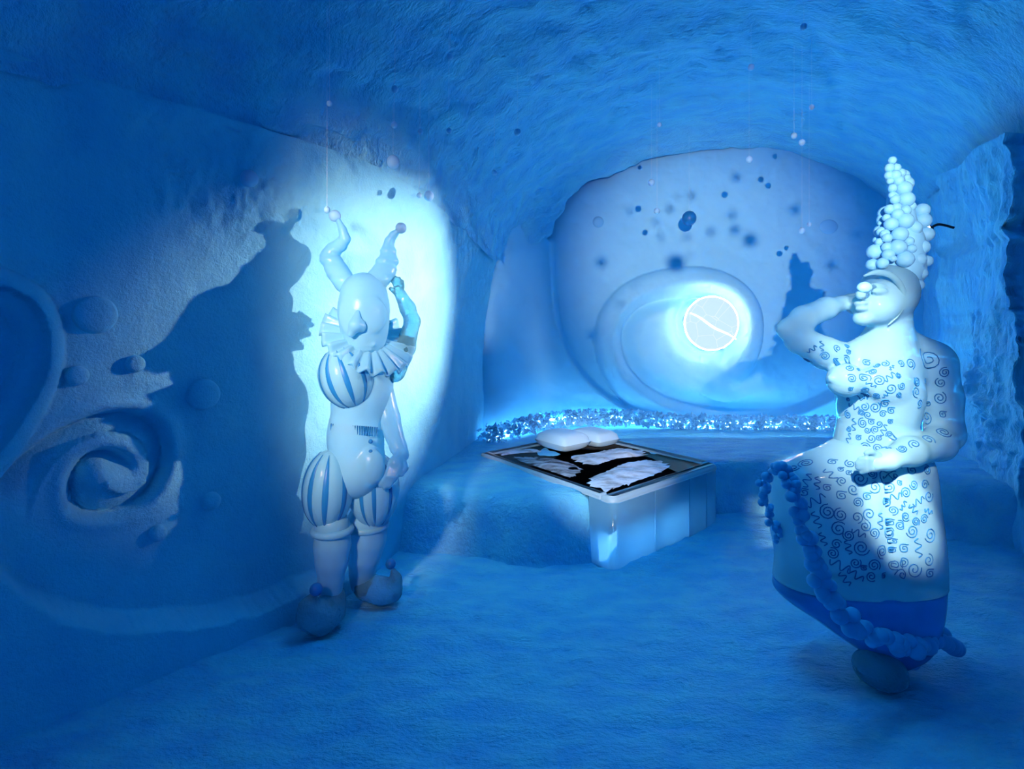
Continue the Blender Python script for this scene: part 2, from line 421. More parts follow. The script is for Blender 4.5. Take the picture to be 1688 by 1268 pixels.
# ceiling: vault from the top of the left wall to the top of the right wall
nt, na = 260, 220
T, A = np.meshgrid(np.linspace(0, 1, nt), np.linspace(0, 1, na), indexing='ij')
ls = np.interp(T[:, 0]**.9, [0, 1], [0, SL[-1]])
lx, ly, _, lnx, lny = left_base(ls, np.full(nt, 2.95))
yend = np.interp(np.linspace(0, 1, nt), [0, 1], [0, 1])
Lp = np.stack([lx-lnx*.03, ly-lny*.03, np.interp(ls, *SEAM)], 1)
rk = spline([(4.0, -2.6), (4.05, .5), (4.1, 2.6), (4.25, 4.3), (4.9, 5.6), (5.35, 7.3)], nt)
Rp = np.concatenate([rk, np.interp(np.linspace(0, 1, nt), [0, .6, 1], [3.2, 3.0, 2.55])[:, None]], 1)
th = A*math.pi
cx_ = (1-np.cos(th))/2
base = Lp[:, None, :]*(1-cx_[..., None])+Rp[:, None, :]*cx_[..., None]
rise = np.interp(np.linspace(0, 1, nt), [0, .5, 1], [1.3, 1.4, 1.62])
hgt = np.sin(th)**1.0*rise[:, None]
dn = .03*fbm(T*14, A*9)+.014*fbm(T*34, A*40)
base[..., 2] += hgt*(1+dn*.0)-dn
base[..., 0] += dn*.5
tag(mobj('ceiling', base.reshape(-1, 3), grid_faces(nt, na), M['ceil']), kind='structure')

# floor
fx, fy = np.linspace(-4.2, 6.2, 280), np.linspace(-2.7, 7.3, 280)
X, Y = np.meshgrid(fx, fy, indexing='ij')
Zf = .010*fbm(X*2, Y*3)+.006*fbm(X*10, Y*16)
tag(mobj('floor', np.stack([X, Y, Zf-.01], -1).reshape(-1, 3), grid_faces(280, 280), M['floor']), kind='structure')

# raised snow platform that carries the bed, running along the back of the room
HB = .495
fr = spline([(-1.25, 4.35), (-.9, 4.22), (-.3, 4.08), (.2, 3.97), (.46, 4.02), (.60, 4.06), (.66, 4.24), (.80, 4.44), (1.5, 5.08), (1.95, 5.10), (2.6, 5.08), (3.2, 4.75), (3.7, 4.35), (4.4, 4.2), (5.2, 4.3)], 260)
tf = np.gradient(fr, axis=0); tf /= np.linalg.norm(tf, axis=1)[:, None]; nf = np.stack([-tf[:, 1], tf[:, 0]], 1)
prof = [(0, -.03), (.015, .15), (.03, .30), (.05, .39), (.09, .44), (.16, .468), (.3, .475)]
rows = []
for i, (off, zp) in enumerate(prof):
    wob = .02*fbm(np.linspace(0, 22, 260), np.full(260, i*.35))
    k = np.interp(fr[:, 0], [-1.2, -.2, .3, 2.2, 2.6, 5], [1.6, 1.6, .6, .6, 1., 1.])
    rows.append(np.concatenate([fr+nf*(off*k+wob*.6)[:, None], np.full((260, 1), zp)+wob[:, None]*.2], 1))
last = rows[-1]
for q in np.linspace(.08, 1, 26):
    b = np.stack([fr[:, 0], np.full(260, 7.25), np.full(260, .475)], 1)
    b = last*(1-q)+b*q; b[:, 2] = .475+.008*fbm(b[:, 0]*3, b[:, 1]*3)
    rows.append(b)
v = np.stack(rows, 0).reshape(-1, 3)
tag(mobj('floor_platform', v, grid_faces(len(rows), 260), M['floor']), 'raised packed-snow platform around the ice bed along the back wall', kind='structure')

# round snow discs carved on the left wall: parts of the wall
for px, py, r in [(155, 518, 30), (335, 651, 25), (348, 826, 14), (258, 879, 13), (129, 620, 16), (221, 600, 14)]:
    p, n = left_point(px, py); R = r*p[1]/F
    ax = Vector(n); u = ax.cross(Vector((0, 0, 1))); V = []; pr = [(1.10, -.02), (1.0, .012), (.97, .026), (.85, .036), (.5, .042), (.2, .0425)]
    for q, h in pr:
        for k in range(28):
            a = 2*math.pi*k/28; V.append(Vector(p)+u*(R*q*math.cos(a))+Vector((0, 0, 1))*(R*q*math.sin(a))+ax*h)
    mobj('snow_disc', [tuple(q) for q in V], grid_faces(len(pr), 28, False, True)+[tuple((len(pr)-1)*28+k for k in range(28))[::-1]], M['wall'], wall_l)

# ------------------------------------------------------------------ lit porthole in the spiral
pc = np.array((disc[0], BW+.06, disc[1]))
port = empty('porthole_light', pc, 'glowing round ice disc set in the centre of the carved wall spiral', 'light')
m, N, L, b = new_mat('glowing_ice_disc')
tc = N.new('ShaderNodeTexCoord'); n = N.new('ShaderNodeTexVoronoi'); n.feature = 'DISTANCE_TO_EDGE'; n.inputs['Scale'].default_value = 4
L.new(tc.outputs['Object'], n.inputs['Vector'])
r = N.new('ShaderNodeValToRGB'); r.color_ramp.elements[0].position = 0; r.color_ramp.elements[1].position = .012
r.color_ramp.elements[0].color = (1, 1, 1, 1); r.color_ramp.elements[1].color = (.62, .82, .97, 1)
L.new(n.outputs[0], r.inputs[0]); L.new(r.outputs[0], b.inputs['Emission Color']); b.inputs['Emission Strength'].default_value = .80; b.inputs['Roughness'].default_value = .9; b.inputs['Specular IOR Level'].default_value = 0
b.inputs['Base Color'].default_value = (.02, .1, .2, 1)
V = []; Rr = .345; pr = [(1.0, .03), (1, -.03), (.96, -.045), (.6, -.05), (.3, -.052), (.02, -.053)]
for q, h in pr:
    for k in range(48):
        a = 2*math.pi*k/48; V.append(pc+np.array((Rr*q*math.cos(a), h, Rr*q*math.sin(a))))
mobj('ice_disc', V, grid_faces(len(pr), 48, False, True)+[tuple((len(pr)-1)*48+k for k in range(48))], m, port)
em = plain('light_crack', (1, 1, 1), .4, 0, (1, 1, 1), 1.6)
a, b2 = np.array((bpt(1138, 516)[0], pc[1]-.055, bpt(1138, 516)[1])), np.array((bpt(1214, 560)[0], pc[1]-.05, bpt(1214, 560)[1]))
tt = np.linspace(0, 1, 14)[:, None]; path = a+(b2-a)*tt; path[:, 2] += .012*np.sin(tt[:, 0]*9)
mobj('crack', *tube(path, .012*np.sin(np.pi*np.linspace(.12, .95, 14))+.004, 6), em, port)
V, Fc = tube([pc+np.array((Rr*1.0*math.cos(q), -.035, Rr*1.0*math.sin(q))) for q in np.linspace(0, 2*math.pi, 48, endpoint=False)], .0055, 8, True)
mobj('rim', V, Fc, plain('light_ring', (1, 1, 1), .4, 0, (1, .55, .38), 85), port)

# ------------------------------------------------------------------ crushed-ice light strip along the wall
strip = spline([(805, 736, 6.0), (835, 722, 6.2), (880, 709, 6.45), (930, 702, 6.65), (990, 699, 6.78), (1060, 701, 6.82), (1140, 709, 6.8), (1220, 715, 6.75), (1310, 717, 6.72), (1400, 722, 6.7), (1500, 726, 6.6)], 90)
SP = np.array([wp(*q) for q in strip]); SP[:, 2] = np.clip(SP[:, 2], .47, .60)
led = plain('light_strip_glow', (1, 1, 1), .4, 0, (.4, .75, 1), 4)
o = tag(mobj('light_strip', *join([tube(SP+np.array((0, .05+.02*k, .02+.06*k)), .02, 6) for k in range(2)]), led), 'thin glowing light strip under crushed ice behind the bed', 'light')
parts = []
for k in range(2600):
    i = rng.integers(0, 90); c = SP[i]+np.array((rng.normal(0, .05), rng.normal(-.035, .035), 0)); hh = rng.uniform(0, .17); c = c+np.array((0, hh*.45, hh)); r = rng.uniform(.016, .036)
    u = rng.standard_normal((8, 3)); u /= np.linalg.norm(u, axis=1)[:, None]
    vv = np.array([(1, 0, 0), (-1, 0, 0), (0, 1, 0), (0, -1, 0), (0, 0, 1), (0, 0, -1)], float)*rng.uniform(.5, 1.2, (6, 1))+rng.normal(0, .2, (6, 3))
    parts.append((c+r*vv, [(0, 2, 4), (2, 1, 4), (1, 3, 4), (3, 0, 4), (2, 0, 5), (1, 2, 5), (3, 1, 5), (0, 3, 5)]))
v, f = join(parts)
tag(mobj('crushed_ice', v, f, M['shard'], smooth=False), 'glittering heap of crushed ice along the foot of the carved wall', 'crushed ice', kind='stuff')

# ------------------------------------------------------------------ the bed
P0 = np.array((.718, 3.873)); A_ = np.array((1.145, 1.017)); LA = np.linalg.norm(A_); A_ /= LA
B_ = np.array((-1.007, 1.437)); LB = np.linalg.norm(B_); B_ /= LB
def bed(u, v, z): q = P0+A_*u+B_*v; return np.array((q[0], q[1], z))
bedo = empty('ice_bed', bed(LA/2, LB/2, 0), 'low bed of sawn clear ice blocks with grey frosted rim', 'bed')
def rblock(u0, u1, v0, v1, z0, z1, r0=.02, r1=.02, bev=.018):
    """block with rounded vertical corners at u0 and u1 on the v0 side"""
    def outline(ins):
        pts = []
        for cu, cv, rr, a0 in ((u0, v0, r0, math.pi), (u1, v0, r1, 1.5*math.pi), (u1, v1, .01, 0), (u0, v1, .01, .5*math.pi)):
            rr = max(rr-ins, .004); sx = 1 if cu == u0 else -1; sv = 1 if cv == v0 else -1
            for k in range(6):
                a = a0+.5*math.pi*k/5; pts.append((cu+sx*(rr+ins)+rr*math.cos(a), cv+sv*(rr+ins)+rr*math.sin(a)))
        return pts
    V = []
    for ins, zq in ((0, z0), (0, z1-bev), (bev*.3, z1-bev*.3), (bev, z1)):
        V += [bed(a, b, zq) for a, b in outline(ins)]
    n = 24
    Fc = grid_faces(4, n, False, True)+[tuple(range(n))[::-1], tuple(3*n+k for k in range(n))]
    return V, Fc
cuts = [0, .52, 1.02, 1.30, LA]
for i in range(4):
    mobj('ice_block', *rblock(cuts[i]+.002, cuts[i+1]-.002, 0, .26, -.02, HB-.02, .07 if i == 0 else .006, .10 if i == 3 else .006), M['block'], bedo)
def slab(u0, u1, v0, v1, z0, z1, rr=.02, bev=.012): return rblock(u0, u1, v0, v1, z0, z1, rr, rr, bev)
mobj('rim', *slab(.002, LA-.002, .002, .13, HB-.035, HB+.010, .075, .03), M['grey'], bedo)
mobj('rim', *slab(-.002, .085, .13, LB+.03, HB-.03, HB+.010, .01, .02), M['grey'], bedo)
mobj('rim', *slab(LA-.09, LA+.02, .13, LB+.03, HB-.035, HB+.010, .01), M['grey'], bedo)
mobj('rim', *slab(.085, LA-.09, LB-.06, LB+.04, HB-.035, HB+.010, .01), M['grey'], bedo)
mobj('mattress', *slab(.08, LA-.08, .12, LB-.05, HB-.30, HB-.006, .02), M['black'], bedo)
light('bed_block_fill', 'POINT', bed(.24, .30, .12), 130, WHITE, shadow_soft_size=.03)  # lamps added behind the ice blocks to brighten their lower part
light('bed_block_fill', 'POINT', bed(.68, .30, .10), 75, WHITE, shadow_soft_size=.03)
# reindeer hides: ragged, lightly rumpled, on the mattress
def hide(name, label, outline, z, mat, seed, amp=.018):
    r = np.random.default_rng(seed); P = spline(outline+outline[:1], 90)[:-1]
    c = P.mean(0); out = []
    jag = 1+.05*r.standard_normal(89)*(r.random(89) < .7); nr_ = 9; V = []
    for k in range(nr_+1):
        q = k/nr_
        for i in range(89):
            p = c+(P[i]-c)*q*(jag[i] if k == nr_ else 1)
            hz = z+amp*(1-q**4)*(.7+.6*float(fbm(np.array([p[0]*5+seed]), np.array([p[1]*5]))[0]))
            V.append(bed(p[0], p[1], hz if k < nr_ else z+.001))
    Fc = grid_faces(nr_+1, 89, False, True)
    o = mobj(name, V, Fc, mat, None, bed(c[0], c[1], z)); return tag(o, label, 'hide', 'animal hides on the bed')
def fur(name, c1, c2, sc, thr):
    m, N, L, b = new_mat(name); tc = N.new('ShaderNodeTexCoord'); mp = N.new('ShaderNodeMapping'); mp.inputs['Scale'].default_value = (1, 2.2, 1)
    mp.inputs['Rotation'].default_value = (0, 0, .6)
    L.new(tc.outputs['Object'], mp.inputs[0]); n = N.new('ShaderNodeTexNoise'); n.inputs['Scale'].default_value = sc; n.inputs['Detail'].default_value = 9; n.inputs['Roughness'].default_value = .6
    L.new(mp.outputs[0], n.inputs[0]); r = N.new('ShaderNodeValToRGB'); r.color_ramp.elements[0].position = thr-.08; r.color_ramp.elements[1].position = thr+.12
    r.color_ramp.elements[0].color = (*c1, 1); r.color_ramp.elements[1].color = (*c2, 1); L.new(n.outputs[0], r.inputs[0]); L.new(r.outputs[0], b.inputs['Base Color'])
    bp = N.new('ShaderNodeBump'); bp.inputs['Strength'].default_value = .6; bp.inputs['Distance'].default_value = .03; L.new(n.outputs[0], bp.inputs['Height']); L.new(bp.outputs[0], b.inputs['Normal'])
    b.inputs['Roughness'].default_value = .8; return m
furg = fur('grey_hide', (.02, .02, .03), (.38, .44, .52), 4.5, .48)
furw = fur('white_hide', (.25, .28, .32), (.62, .72, .85), 5, .42)
zt = HB-.004
hide('animal_hide', 'pale ragged hide across the foot end of the bed', [(.15, .18), (.5, .19), (.85, .22), (1.15, .3), (1.2, .5), (.9, .62), (.55, .55), (.3, .5), (.14, .35)], zt, furw, 3)
hide('animal_hide', 'grey streaked hide along the long snow-side edge of the bed', [(.15, .60), (.3, .68), (.43, .76), (.48, .95), (.45, 1.2), (.3, 1.40), (.17, 1.45), (.15, 1.1)], zt, furg, 5)
hide('animal_hide', 'white hide in front of the white pillows', [(.62, .74), (.95, .78), (1.28, .68), (1.4, .85), (1.3, 1.05), (.95, 1.08), (.66, 1.12), (.58, .9)], zt, furw, 8, .022)
hide('animal_hide', 'small pale hide tucked into the far tip of the bed by the crushed ice', [(.14, 1.60), (.34, 1.56), (.54, 1.46), (.56, 1.60), (.4, 1.67), (.18, 1.67)], zt, furw, 12)
def pillow(label, u0, u1, v0, v1, h, seed):
    n = 16; V = []
    for sgn in (1, -1):
        for i in range(n+1):
            for j in range(n+1):
                a, b = 2*i/n-1, 2*j/n-1; e = (max(0, (1-a**4)*(1-b**4)))**.4
                V.append(bed(u0+(u1-u0)*i/n, v0+(v1-v0)*j/n, zt+h*.45+(sgn*h*.5*e if sgn > 0 else -h*.42*e)))
    m1 = (n+1)*(n+1); f1 = grid_faces(n+1, n+1)
    Fc = f1+[tuple(m1+k for k in q[::-1]) for q in f1]
    o = mobj('pillow', V, Fc, M['linen'], None, bed((u0+u1)/2, (v0+v1)/2, zt)); return tag(o, label, 'pillow', 'white pillows on the bed')
M['linen'] = plain('white_linen', (.62, .86, 1), .7)
pil = pillow('plump white pillow with a small dark triangle mark', .62, 1.02, 1.18, 1.66, .20, 1)
pillow('plump plain white pillow nearest the clear ice corner', 1.05, 1.40, 1.10, 1.58, .18, 2)
tri = [bed(.80, 1.40, zt+.186), bed(.86, 1.40, zt+.186), bed(.83, 1.33, zt+.186)]
mobj('triangle_mark', tri, [(0, 1, 2)], plain('mark', (.10, .13, .18)), pil, smooth=False)

# ------------------------------------------------------------------ jester
JY = 3.3
def j(px, py, dy=0.): return wp(px, py, JY+dy)
def jr(r, dy=0.): return r*(JY+dy)/F
jes = empty('jester_sculpture', (wp(575, 1020, 3.22)[0], 3.25, 0), 'frosted ice jester with two ball-tipped horns and striped puffed breeches', 'sculpture')
# torso and head, one continuous surface
B = Sdf()
B.ell(j(596, 640), (jr(46), .17, jr(62)), .05)
B.cap(j(592, 660), j(586, 720), jr(43), jr(42), .05)
B.cap(j(586, 715), j(590, 775, -.02), jr(42), jr(46), .05)
B.cap(j(610, 600), j(600, 570), jr(34), jr(30), .05)
B.cap(j(628, 620, .06), j(622, 690, .05), jr(20), jr(18), .06)
B.ell(j(610, 770, -.13), (jr(24), .06, jr(30)), .02)           # hanging coat flap
mobj('torso', *B.mesh(.0105), M['frost'], jes)
Hd = Sdf()
Hd.ell(j(600, 512, -.06), (jr(41), .16, jr(58)), .03)
Hd.ell(j(602, 550, -.07), (jr(34), .13, jr(42)), .05)
Hd.ell(j(600, 478, -.05), (jr(33), .13, jr(26)), .04)
Hd.ell(j(576, 520, -.175), (jr(16), .026, jr(25)), .03); Hd.ell(j(620, 520, -.175), (jr(18), .026, jr(26)), .03)
Hd.cap(j(590, 571, -.175), j(616, 569, -.168), jr(2.6), jr(2.6), .012)
Hd.cap(j(593, 578, -.165), j(612, 576, -.16), jr(2.6), jr(2.6), .012)
head = mobj('head', *Hd.mesh(.0075), M['frost'], jes)
Ns = Sdf(); Ns.cap(j(590, 515, -.215), j(586, 536, -.245), jr(4), jr(9.5), .02).cap(j(586, 536, -.245), j(579, 550, -.235), jr(9.5), jr(6), .02).ell(j(596, 538, -.22), (jr(7), .025, jr(10)), .02)
mobj('nose', *Ns.mesh(.005), M['frost'], head)
for pts, bl in (([(569, 466, 18, -.03), (556, 447, 17.5, 0), (543, 424, 14.5, .02), (549, 412, 12, .02), (561, 404, 11, .0), (569, 394, 8.5, -.02), (565, 379, 6.5, -.03), (558, 364, 4.5, -.03)], (552, 356, 9.6, -.03)),
                ([(620, 464, 19, -.03), (634, 447, 18, 0), (640, 426, 13, .02), (640, 410, 10, .03), (642, 398, 8, .03), (648, 388, 6.5, .02), (657, 380, 4.5, .01)], (661, 376, 9.2, .01))):
    Hn = Sdf(); q = [(j(a, b, e), jr(r)) for a, b, r, e in pts]; Hn.chain(q, .012)
    # turned rings along the fat root of each horn
    for (a, ra), (b, rb) in zip(q[:3], q[1:4]):
        for w_ in (.15, .75): c = a+(b-a)*w_; Hn.ell(c, (ra*1.07, ra*1.07, ra*.55), .01)
    hn = mobj('horn', *Hn.mesh(.0065), M['frost'], jes)
    ball('horn_ball', j(bl[0], bl[1], bl[3]), jr(bl[2]), M['hang'], hn)
# ruff: fluted collar
c = j(608, 556, -.05); up = Vector((.40, -.56, .72)).normalized(); e1 = up.cross(Vector((.3, 1, 0))).normalized(); e2 = up.cross(e1)
V = []; nr_, nt_ = 8, 176
for side in (1, -1):
    for i in range(nr_+1):
        q = i/nr_; R = .09+q*.20
        for k in range(nt_):
            a = 2*math.pi*k/nt_; wv = .024*q*math.sin(a*20)-.015*q*q
            p = Vector(c)+e1*(R*math.cos(a))+e2*(R*.92*math.sin(a))+up*(wv+side*.010); V.append(tuple(p))
n1 = (nr_+1)*nt_; f1 = grid_faces(nr_+1, nt_, False, True)
Fc = f1+[tuple(n1+k for k in q[::-1]) for q in f1]
for k in range(nt_):
    a, b = nr_*nt_+k, nr_*nt_+(k+1) % nt_; Fc.append((b, a, a+n1, b+n1))
    a, b = k, (k+1) % nt_; Fc.append((a, b, b+n1, a+n1))
mobj('ruff', V, Fc, M['frost'], jes)
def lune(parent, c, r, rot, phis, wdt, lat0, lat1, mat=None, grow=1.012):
    """stripes painted for the dark of carved grooves, following an ellipsoid along its meridians"""
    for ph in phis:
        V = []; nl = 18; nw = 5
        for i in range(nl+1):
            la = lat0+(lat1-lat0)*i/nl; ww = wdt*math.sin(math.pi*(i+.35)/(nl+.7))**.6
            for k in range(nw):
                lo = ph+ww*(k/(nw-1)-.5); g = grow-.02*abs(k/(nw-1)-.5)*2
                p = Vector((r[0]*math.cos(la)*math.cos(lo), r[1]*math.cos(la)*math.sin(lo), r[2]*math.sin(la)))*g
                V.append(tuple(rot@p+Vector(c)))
        mobj('stripe', V, grid_faces(nl+1, nw), M['stripe'] if mat is None else mat, parent)  # dark depth of a carved groove, put into the colour
def puff(name, c, r, rot, phis, wdt, lat=(-1.15, 1.15), segs=11, parent=jes):
    """melon-shaped padded part: lobes between the stripes"""
    V = []; nl, nk = 36, 96
    for i in range(nl+1):
        la = -math.pi/2+math.pi*i/nl
        for k in range(nk):
            lo = 2*math.pi*k/nk; dmin = min(abs((lo-p+math.pi) % (2*math.pi)-math.pi) for p in phis)
            g = 1+.035*(1-math.exp(-(dmin/(wdt*1.1))**2))*math.cos(la)-.02
            p = Vector((r[0]*math.cos(la)*math.cos(lo), r[1]*math.cos(la)*math.sin(lo), r[2]*math.sin(la)))*g
            V.append(tuple(rot@p+Vector(c)))
    o = mobj(name, V, grid_faces(nl+1, nk, False, True), M['frost'], parent)
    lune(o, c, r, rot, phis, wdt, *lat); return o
R_ = lambda x, y, z: Matrix.Rotation(z, 3, 'Z') @ Matrix.Rotation(y, 3, 'Y') @ Matrix.Rotation(x, 3, 'X')
fr0 = -math.pi/2                                   # towards the viewer
puff('sleeve', j(570, 622, -.14), (jr(41), .15, jr(50)), R_(.1, -.30, 0), [fr0-.95, fr0-.35, fr0+.30, fr0+1.0, fr0+1.9, fr0+2.8, fr0+3.7], .21)
puff('breeches', j(541, 806, -.10), (jr(40), .15, jr(63)), R_(.0, .06, 0), [fr0-1.05, fr0-.42, fr0+.22, fr0+1.0, fr0+1.9, fr0+2.8, fr0+3.7, fr0+4.5], .24)
puff('breeches', j(616, 806, .04), (jr(42), .15, jr(62)), R_(.0, -.03, 0), [fr0-.25, fr0+.25, fr0+.95, fr0+1.9, fr0+2.8, fr0+3.7, fr0+4.6], .17)
# belt ribs
V = []
for k in range(22):
    px = 546+k*3.6; py = 706+k*.28; dep = -.155+.0006*(px-582)**2*.05
    a, b = j(px, py-7.5, dep), j(px, py+7.5, dep)
    V.append(tube([a, a*.5+b*.5, b], .0042, 6))
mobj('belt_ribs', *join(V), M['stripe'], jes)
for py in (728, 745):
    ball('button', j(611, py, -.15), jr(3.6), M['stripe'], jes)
# raised arm behind the head
R1 = Sdf(); R1.chain([(j(650, 612, .05), jr(19)), (j(668, 572, .07), jr(17)), (j(680, 530, .09), jr(13)), (j(672, 508, .09), jr(13)), (j(656, 478, .07), jr(9))], .02)
for a, b in (((656, 478), (646, 462)), ((657, 477), (652, 458)), ((659, 477), (658, 459)), ((661, 480), (663, 464))):
    R1.chain([(j(a[0], a[1], .06), jr(5)), (j((a[0]+b[0])/2+1, (a[1]+b[1])/2, .04), jr(4)), (j(b[0], b[1], .0), jr(3.4))], .006)
R1.chain([(j(652, 482, .05), jr(5)), (j(644, 476, .01), jr(3.6))], .006)
mobj('raised_arm', *R1.mesh(.0065), M['clear'], jes)
# arm resting on the hip, fingers hanging
R2 = Sdf(); R2.chain([(j(628, 640, .05), jr(20)), (j(640, 690, .02), jr(19)), (j(657, 738, -.02), jr(13)), (j(663, 750, -.05), jr(10)), (j(652, 764, -.13), jr(12))], .02)
for k, (fx_, fy_) in enumerate(((627, 802), (634, 806), (642, 803), (650, 793))):
    b0 = j(644+k*5, 766+k, -.15); R2.chain([(b0, jr(5.4)), (j(638+k*5, 785, -.175), jr(4.6)), (j(fx_+1, fy_-4, -.165), jr(3.8)), (j(fx_, fy_, -.155), jr(3.2))], .006)
R2.chain([(j(664, 760, -.10), jr(5.5)), (j(669, 772, -.14), jr(4.5)), (j(662, 783, -.16), jr(3.6))], .006)
mobj('resting_arm', *R2.mesh(.0065), M['frost'], jes)
# legs and shoes
def leg(pts):
    q = Sdf(); q.chain([(wp(a, b, y), r*y/F) for a, b, r, y in pts], .02); return q
lg = leg([(548, 868, 28, 3.2), (548, 900, 29, 3.2), (547, 925, 26, 3.19), (545, 955, 20, 3.18), (546, 985, 18, 3.17)])
mobj('leg', *lg.mesh(.009), M['frost'], jes)
lg = leg([(606, 862, 34, 3.4), (604, 890, 31, 3.4), (600, 915, 27, 3.4), (597, 945, 20, 3.42), (596, 962, 18, 3.42)])
mobj('leg', *lg.mesh(.009), M['frost'], jes)
for k, (px, py, r, y) in enumerate(((548, 874, 31, 3.2), (604, 866, 34, 3.4))):
    c = wp(px, py, y); R = r*y/F
    V, Fc = tube([c+np.array((R*.93*math.cos(a), R*.93*math.sin(a), 0)) for a in np.linspace(0, 2*math.pi, 40, endpoint=False)], .022, 8, True)
    mobj('knee_band', V, Fc, M['frost'], jes)
sh = Sdf()
q = lambda a, b, y: wp(a, b, y)
sh.chain([(q(549, 985, 3.18), jr(20)), (q(545, 1008, 3.14), jr(22)), (q(528, 1017, 3.06), jr(26)), (q(512, 1015, 3.0), jr(20)), (q(508, 1000, 2.98), jr(13)), (q(516, 984, 3.0), jr(7))], .03)
s1_ = mobj('shoe', *sh.mesh(.018), M['clear'], jes, smooth=False)
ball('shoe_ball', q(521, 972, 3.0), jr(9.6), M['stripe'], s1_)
sh = Sdf()
sh.chain([(q(597, 955, 3.42), jr(20)), (q(604, 968, 3.42), jr(20)), (q(628, 974, 3.40), jr(22)), (q(645, 974, 3.38), jr(18)), (q(653, 956, 3.37), jr(10)), (q(648, 940, 3.36), jr(6))], .03)
s2_ = mobj('shoe', *sh.mesh(.018), M['clear'], jes, smooth=False)
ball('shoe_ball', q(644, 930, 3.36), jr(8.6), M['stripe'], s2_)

# ------------------------------------------------------------------ lady
LY = 2.78
def l(px, py, dy=0.): return wp(px, py, LY+dy)
def lr(r): return r*LY/F
lady = empty('lady_sculpture', (l(1450, 1080)[0], LY, 0), 'engraved clear ice lady with one arm raised and tall snowball headdress', 'sculpture')
D = Sdf()
D.cap(l(1448, 612, .02), l(1448, 640, .02), lr(58), lr(60), .05)                  # rib cage
D.ell(l(1450, 655, .02), (lr(64), .17, lr(62)), .05)
D.cap(l(1446, 690, .02), l(1440, 740, .02), lr(56), lr(60), .05)
D.cap(l(1405, 596, .05), l(1530, 600, .03), lr(28), lr(34), .06)                  # shoulder girdle
D.chain([(l(1465, 590, .02), lr(42)), (l(1464, 565, .0), lr(33)), (l(1468, 530, .01), lr(31))], .05)
D.ell(l(1394, 627, -.09), (lr(28), .085, lr(27)), .035)                            # breasts
D.ell(l(1462, 630, -.145), (lr(33), .055, lr(29)), .05)
D.cap(l(1482, 556, .03), l(1535, 592, .03), lr(20), lr(28), .05); D.cap(l(1450, 565, .03), l(1410, 592, .05), lr(20), lr(22), .05)
D.ell(l(1370, 624, -.11), (lr(6), .02, lr(6)), .015)
# lowered arm with hand on the belly
D.chain([(l(1536, 604, .03), lr(36)), (l(1549, 655, .04), lr(31)), (l(1557, 715, .02), lr(27)), (l(1545, 733, -.06), lr(25)), (l(1500, 745, -.20), lr(21)), (l(1462, 757, -.26), lr(15)), (l(1440, 763, -.28), lr(13))], .03)
# raised arm
D.chain([(l(1405, 598, .05), lr(30)), (l(1360, 582, .0), lr(26)), (l(1318, 560, -.05), lr(22)), (l(1299, 543, -.07), lr(16)), (l(1325, 525, -.04), lr(20)), (l(1362, 508, .02), lr(18)), (l(1388, 500, .06), lr(12)), (l(1404, 497, .08), lr(11))], .02)
D.ell(l(1289, 542, -.07), (lr(6), .03, lr(7)), .02)
# head
D.ell(l(1465, 482, .0), (lr(41), .145, lr(49)), .03)
D.ell(l(1444, 505, -.04), (lr(34), .11, lr(32)), .04)
D.ell(l(1422, 525, -.06), (lr(14), .045, lr(12)), .03)                            # chin
D.ell(l(1419, 500, -.09), (lr(11), .035, lr(5)), .008); D.ell(l(1420, 509, -.088), (lr(10), .032, lr(5)), .008)
D.chain([(l(1428, 470, -.11), lr(5)), (l(1419, 486, -.13), lr(8))], .012)         # nose
D.ell(l(1450, 480, -.125), (lr(13), .022, lr(6)), .01); D.cap(l(1440, 468, -.125), l(1464, 472, -.115), lr(3), lr(2.5), .012)
lv, lf = D.mesh(.0085)
ladyb = mobj('body', lv, lf, M['figure'], lady)
# fingers of both hands
Hn = Sdf()
for k, (fx_, fy_) in enumerate(((1418, 757), (1413, 764), (1414, 771), (1420, 778))):
    Hn.chain([(l(1440, 758+k*4, -.285), lr(6)), (l(1428, (758+k*4+fy_)/2, -.30), lr(5)), (l(fx_, fy_, -.29), lr(4))], .006)
Hn.chain([(l(1448, 752, -.28), lr(6)), (l(1436, 745, -.30), lr(4.5)), (l(1428, 747, -.30), lr(3.8))], .006)
Hn.ell(l(1444, 763, -.28), (lr(15), .03, lr(13)), .02)
mobj('hand', *Hn.mesh(.0055), M['figure'], lady)
Hn = Sdf(); Hn.ell(l(1400, 498, .07), (lr(13), .03, lr(14)), .02)
for k in range(4):
    Hn.chain([(l(1405, 489+k*6, .06), lr(5.5)), (l(1418, 486+k*6.5, .055), lr(4.8)), (l(1430, 488+k*7, .04), lr(4))], .006)
Hn.chain([(l(1396, 507, .05), lr(5)), (l(1406, 515, .03), lr(4))], .006)
mobj('hand', *Hn.mesh(.0055), M['figure'], lady)
# close-fitting cap band around the face
ca = [l(1424, 455, -.12), l(1445, 449, -.13), l(1470, 455, -.14), l(1486, 475, -.135), l(1488, 500, -.12), l(1478, 522, -.11), l(1464, 536, -.10)]
mobj('cap_band', *tube(spline(ca, 40), lr(5)*np.interp(np.arange(40), [0, 6, 28, 39], [.3, 1, 1, .15]), 8), M['figure'], lady)
